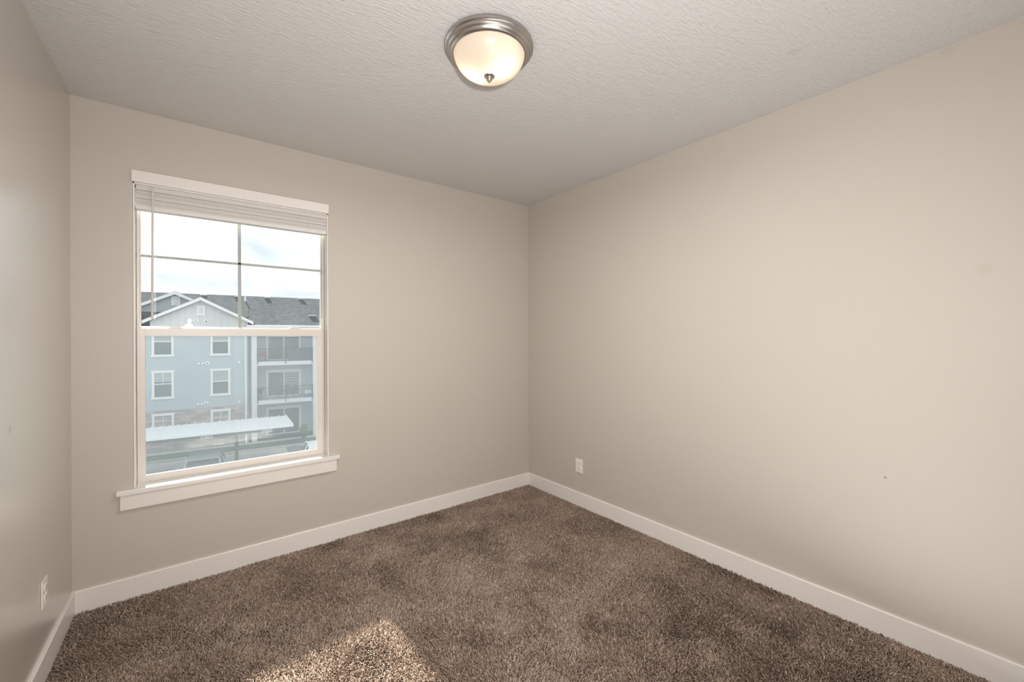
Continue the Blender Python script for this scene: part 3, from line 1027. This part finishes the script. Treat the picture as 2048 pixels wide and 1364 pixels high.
bay_sign(1.585, 2.085, -8.97, -3.83, -3.69, 'small white number sign hanging above the silver car', bars)
bay_sign(4.29, 4.79, -8.97, -3.83, -3.69, 'small white number sign near the free end of the carport', bars)

# --- cars
def car(s_, o_, paint, name, label):
    r = site(name, s_, o_, G, label=label, cat='car')
    # length along local y (nose at -y), width along x
    def loft(sections, nm, mat, parent, sm=True):
        bm = bmesh.new()
        rings_ = []
        for (yy, hw, z0, z1, rr) in sections:
            row = []
            for (ux, uz) in ((-1, 0), (-1, .55), (-.96, .85), (-.82, 1), (0, 1.0), (.82, 1), (.96, .85), (1, .55), (1, 0)):
                row.append(bm.verts.new((ux * hw, yy, z0 + uz * (z1 - z0) + (rr if ux == 0 else 0))))
            rings_.append(row)
        for i in range(len(rings_) - 1):
            for k in range(8):
                bm.faces.new((rings_[i][k], rings_[i][k + 1], rings_[i + 1][k + 1], rings_[i + 1][k]))
            bm.faces.new((rings_[i][8], rings_[i][0], rings_[i + 1][0], rings_[i + 1][8]))
        bm.faces.new(rings_[0])
        bm.faces.new(rings_[-1][::-1])
        q = MB()
        q.bm(bm)
        return q.build(nm, mat, parent, sm)
    loft([(-2.3, .72, .35, .66, .01), (-2.2, .84, .22, .80, .02), (-1.7, .90, .2, .92, .03), (-1.0, .91, .2, 1.0, .03), (-.6, .92, .2, 1.03, .0), (1.6, .92, .2, 1.03, 0), (2.15, .88, .22, 1.0, 0), (2.3, .78, .4, .9, 0)], 'body', paint, r)
    # cabin: glass hull with a painted roof and pillars
    cab = [(-.95, .76, 1.02), (-.28, .66, 1.47), (1.30, .66, 1.50), (2.10, .72, 1.03)]
    g_ = MB()
    vs = []
    for (yy, hw, zz) in cab:
        vs += [(-hw, yy, zz), (hw, yy, zz)]
    vs += [(-.82, -.95, 1.0), (.82, -.95, 1.0), (-.82, 2.1, 1.0), (.82, 2.1, 1.0)]
    g_.add(vs, [(0, 1, 3, 2), (2, 3, 5, 4), (4, 5, 7, 6), (0, 2, 4, 6, 10, 8), (1, 9, 11, 7, 5, 3), (8, 9, 1, 0), (10, 6, 7, 11)])
    g_.build('windows', M['carglass'], r)
    rf = MB()
    rf.prism([(-.34, 1.47), (.3, 1.525), (.9, 1.535), (1.36, 1.51), (1.36, 1.475), (-.34, 1.44)], 'x', -.665, .665)
    rf.build('roof', paint, r, True)
    for sg in (-1, 1):
        for pts, rr in (([(sg * .77, -.97, 1.01), (sg * .665, -.28, 1.48)], .035), ([(sg * .90, .35, 1.02), (sg * .675, .40, 1.49)], .04), ([(sg * .74, 2.08, 1.03), (sg * .665, 1.32, 1.50)], .045)):
            MB().tube(pts, rr, 8).build('pillar', paint, r)
        MB().box((sg * .93 - .1, -.78, 1.02), (sg * .93 + .1, -.66, 1.16), .03).build('wing_mirror', paint, r)
        MB().box((sg * .62 - .16, -2.27, .62), (sg * .62 + .16, -2.15, .74), .03).build('headlight', M['chrome'], r)
        for yy in (-1.45, 1.4):
            w_ = MB()
            w_.tube([(sg * .72, yy, .33), (sg * .74, yy, .33), (sg * .92, yy, .33), (sg * .935, yy, .33)], [.29, .33, .33, .29], 24)
            wo_ = w_.build('wheel', M['tyre'], r, True)
            w_ = MB()
            w_.tube([(sg * .93, yy, .33), (sg * .945, yy, .33)], [.2, .17], 20)
            w_.build('hubcap', M['chrome'], wo_)
    MB().tube([(-.6, -.98, 1.03), (.1, -.9, 1.09)], .012, 6).build('wiper', M['rail'], r)
    MB().tube([(-.05, -.98, 1.03), (.55, -.88, 1.10)], .012, 6).build('wiper', M['rail'], r)
    return r
car(1.72, -9.0, M['carpaint'], 'parked_car', 'silver-green car parked nose out under the carport')
car(7.2, -9.7, M['carwhite'], 'parked_car', 'white car parked beyond the open end of the carport')

# --- shrubs along the walk
def shrub(s_, o_, r_, h_, label):
    q = site('shrub', s_, o_, G + .05, label=label, cat='shrub')
    MB().tube([(0, 0, 0), (.02, 0, h_ * .5)], [.04, .02], 8).build('stem', M['clay'], q)
    bm = bmesh.new()
    bmesh.ops.create_icosphere(bm, subdivisions=4, radius=1)
    for v in bm.verts:
        n_ = v.co.normalized()
        k_ = 1 + random.uniform(-.16, .12)
        v.co = Vector((n_.x * r_ * k_, n_.y * r_ * k_, h_ * .55 + n_.z * h_ * .45 * k_))
    c_ = MB()
    c_.bm(bm)
    c_.build('foliage', M['leaf'], q)
shrub(7.15, -.95, .26, 1.15, 'round dark shrub before the ground-floor patio door')

# --- far hills
hb = MB()
nh = 60
vs = []
for k in range(nh + 1):
    u = -900 + 1800 * k / nh
    hgt = 215 * math.exp(-((u + 330) / 300) ** 2) + 60 * math.exp(-((u - 500) / 500) ** 2) + 10 * math.sin(u * .03) + 6 * math.sin(u * .083)
    vs += [(u, 1900, -20), (u, 2100, hgt * .9), (u, 2600, -20)]
fs = []
for k in range(nh):
    a = k * 3
    fs += [(a, a + 3, a + 4, a + 1), (a + 1, a + 4, a + 5, a + 2)]
hb.add(vs, fs)
ho = hb.build('hills', M['hill'])
structure(ho, 'pale hazy hills on the horizon behind the rooftops', 'hill')
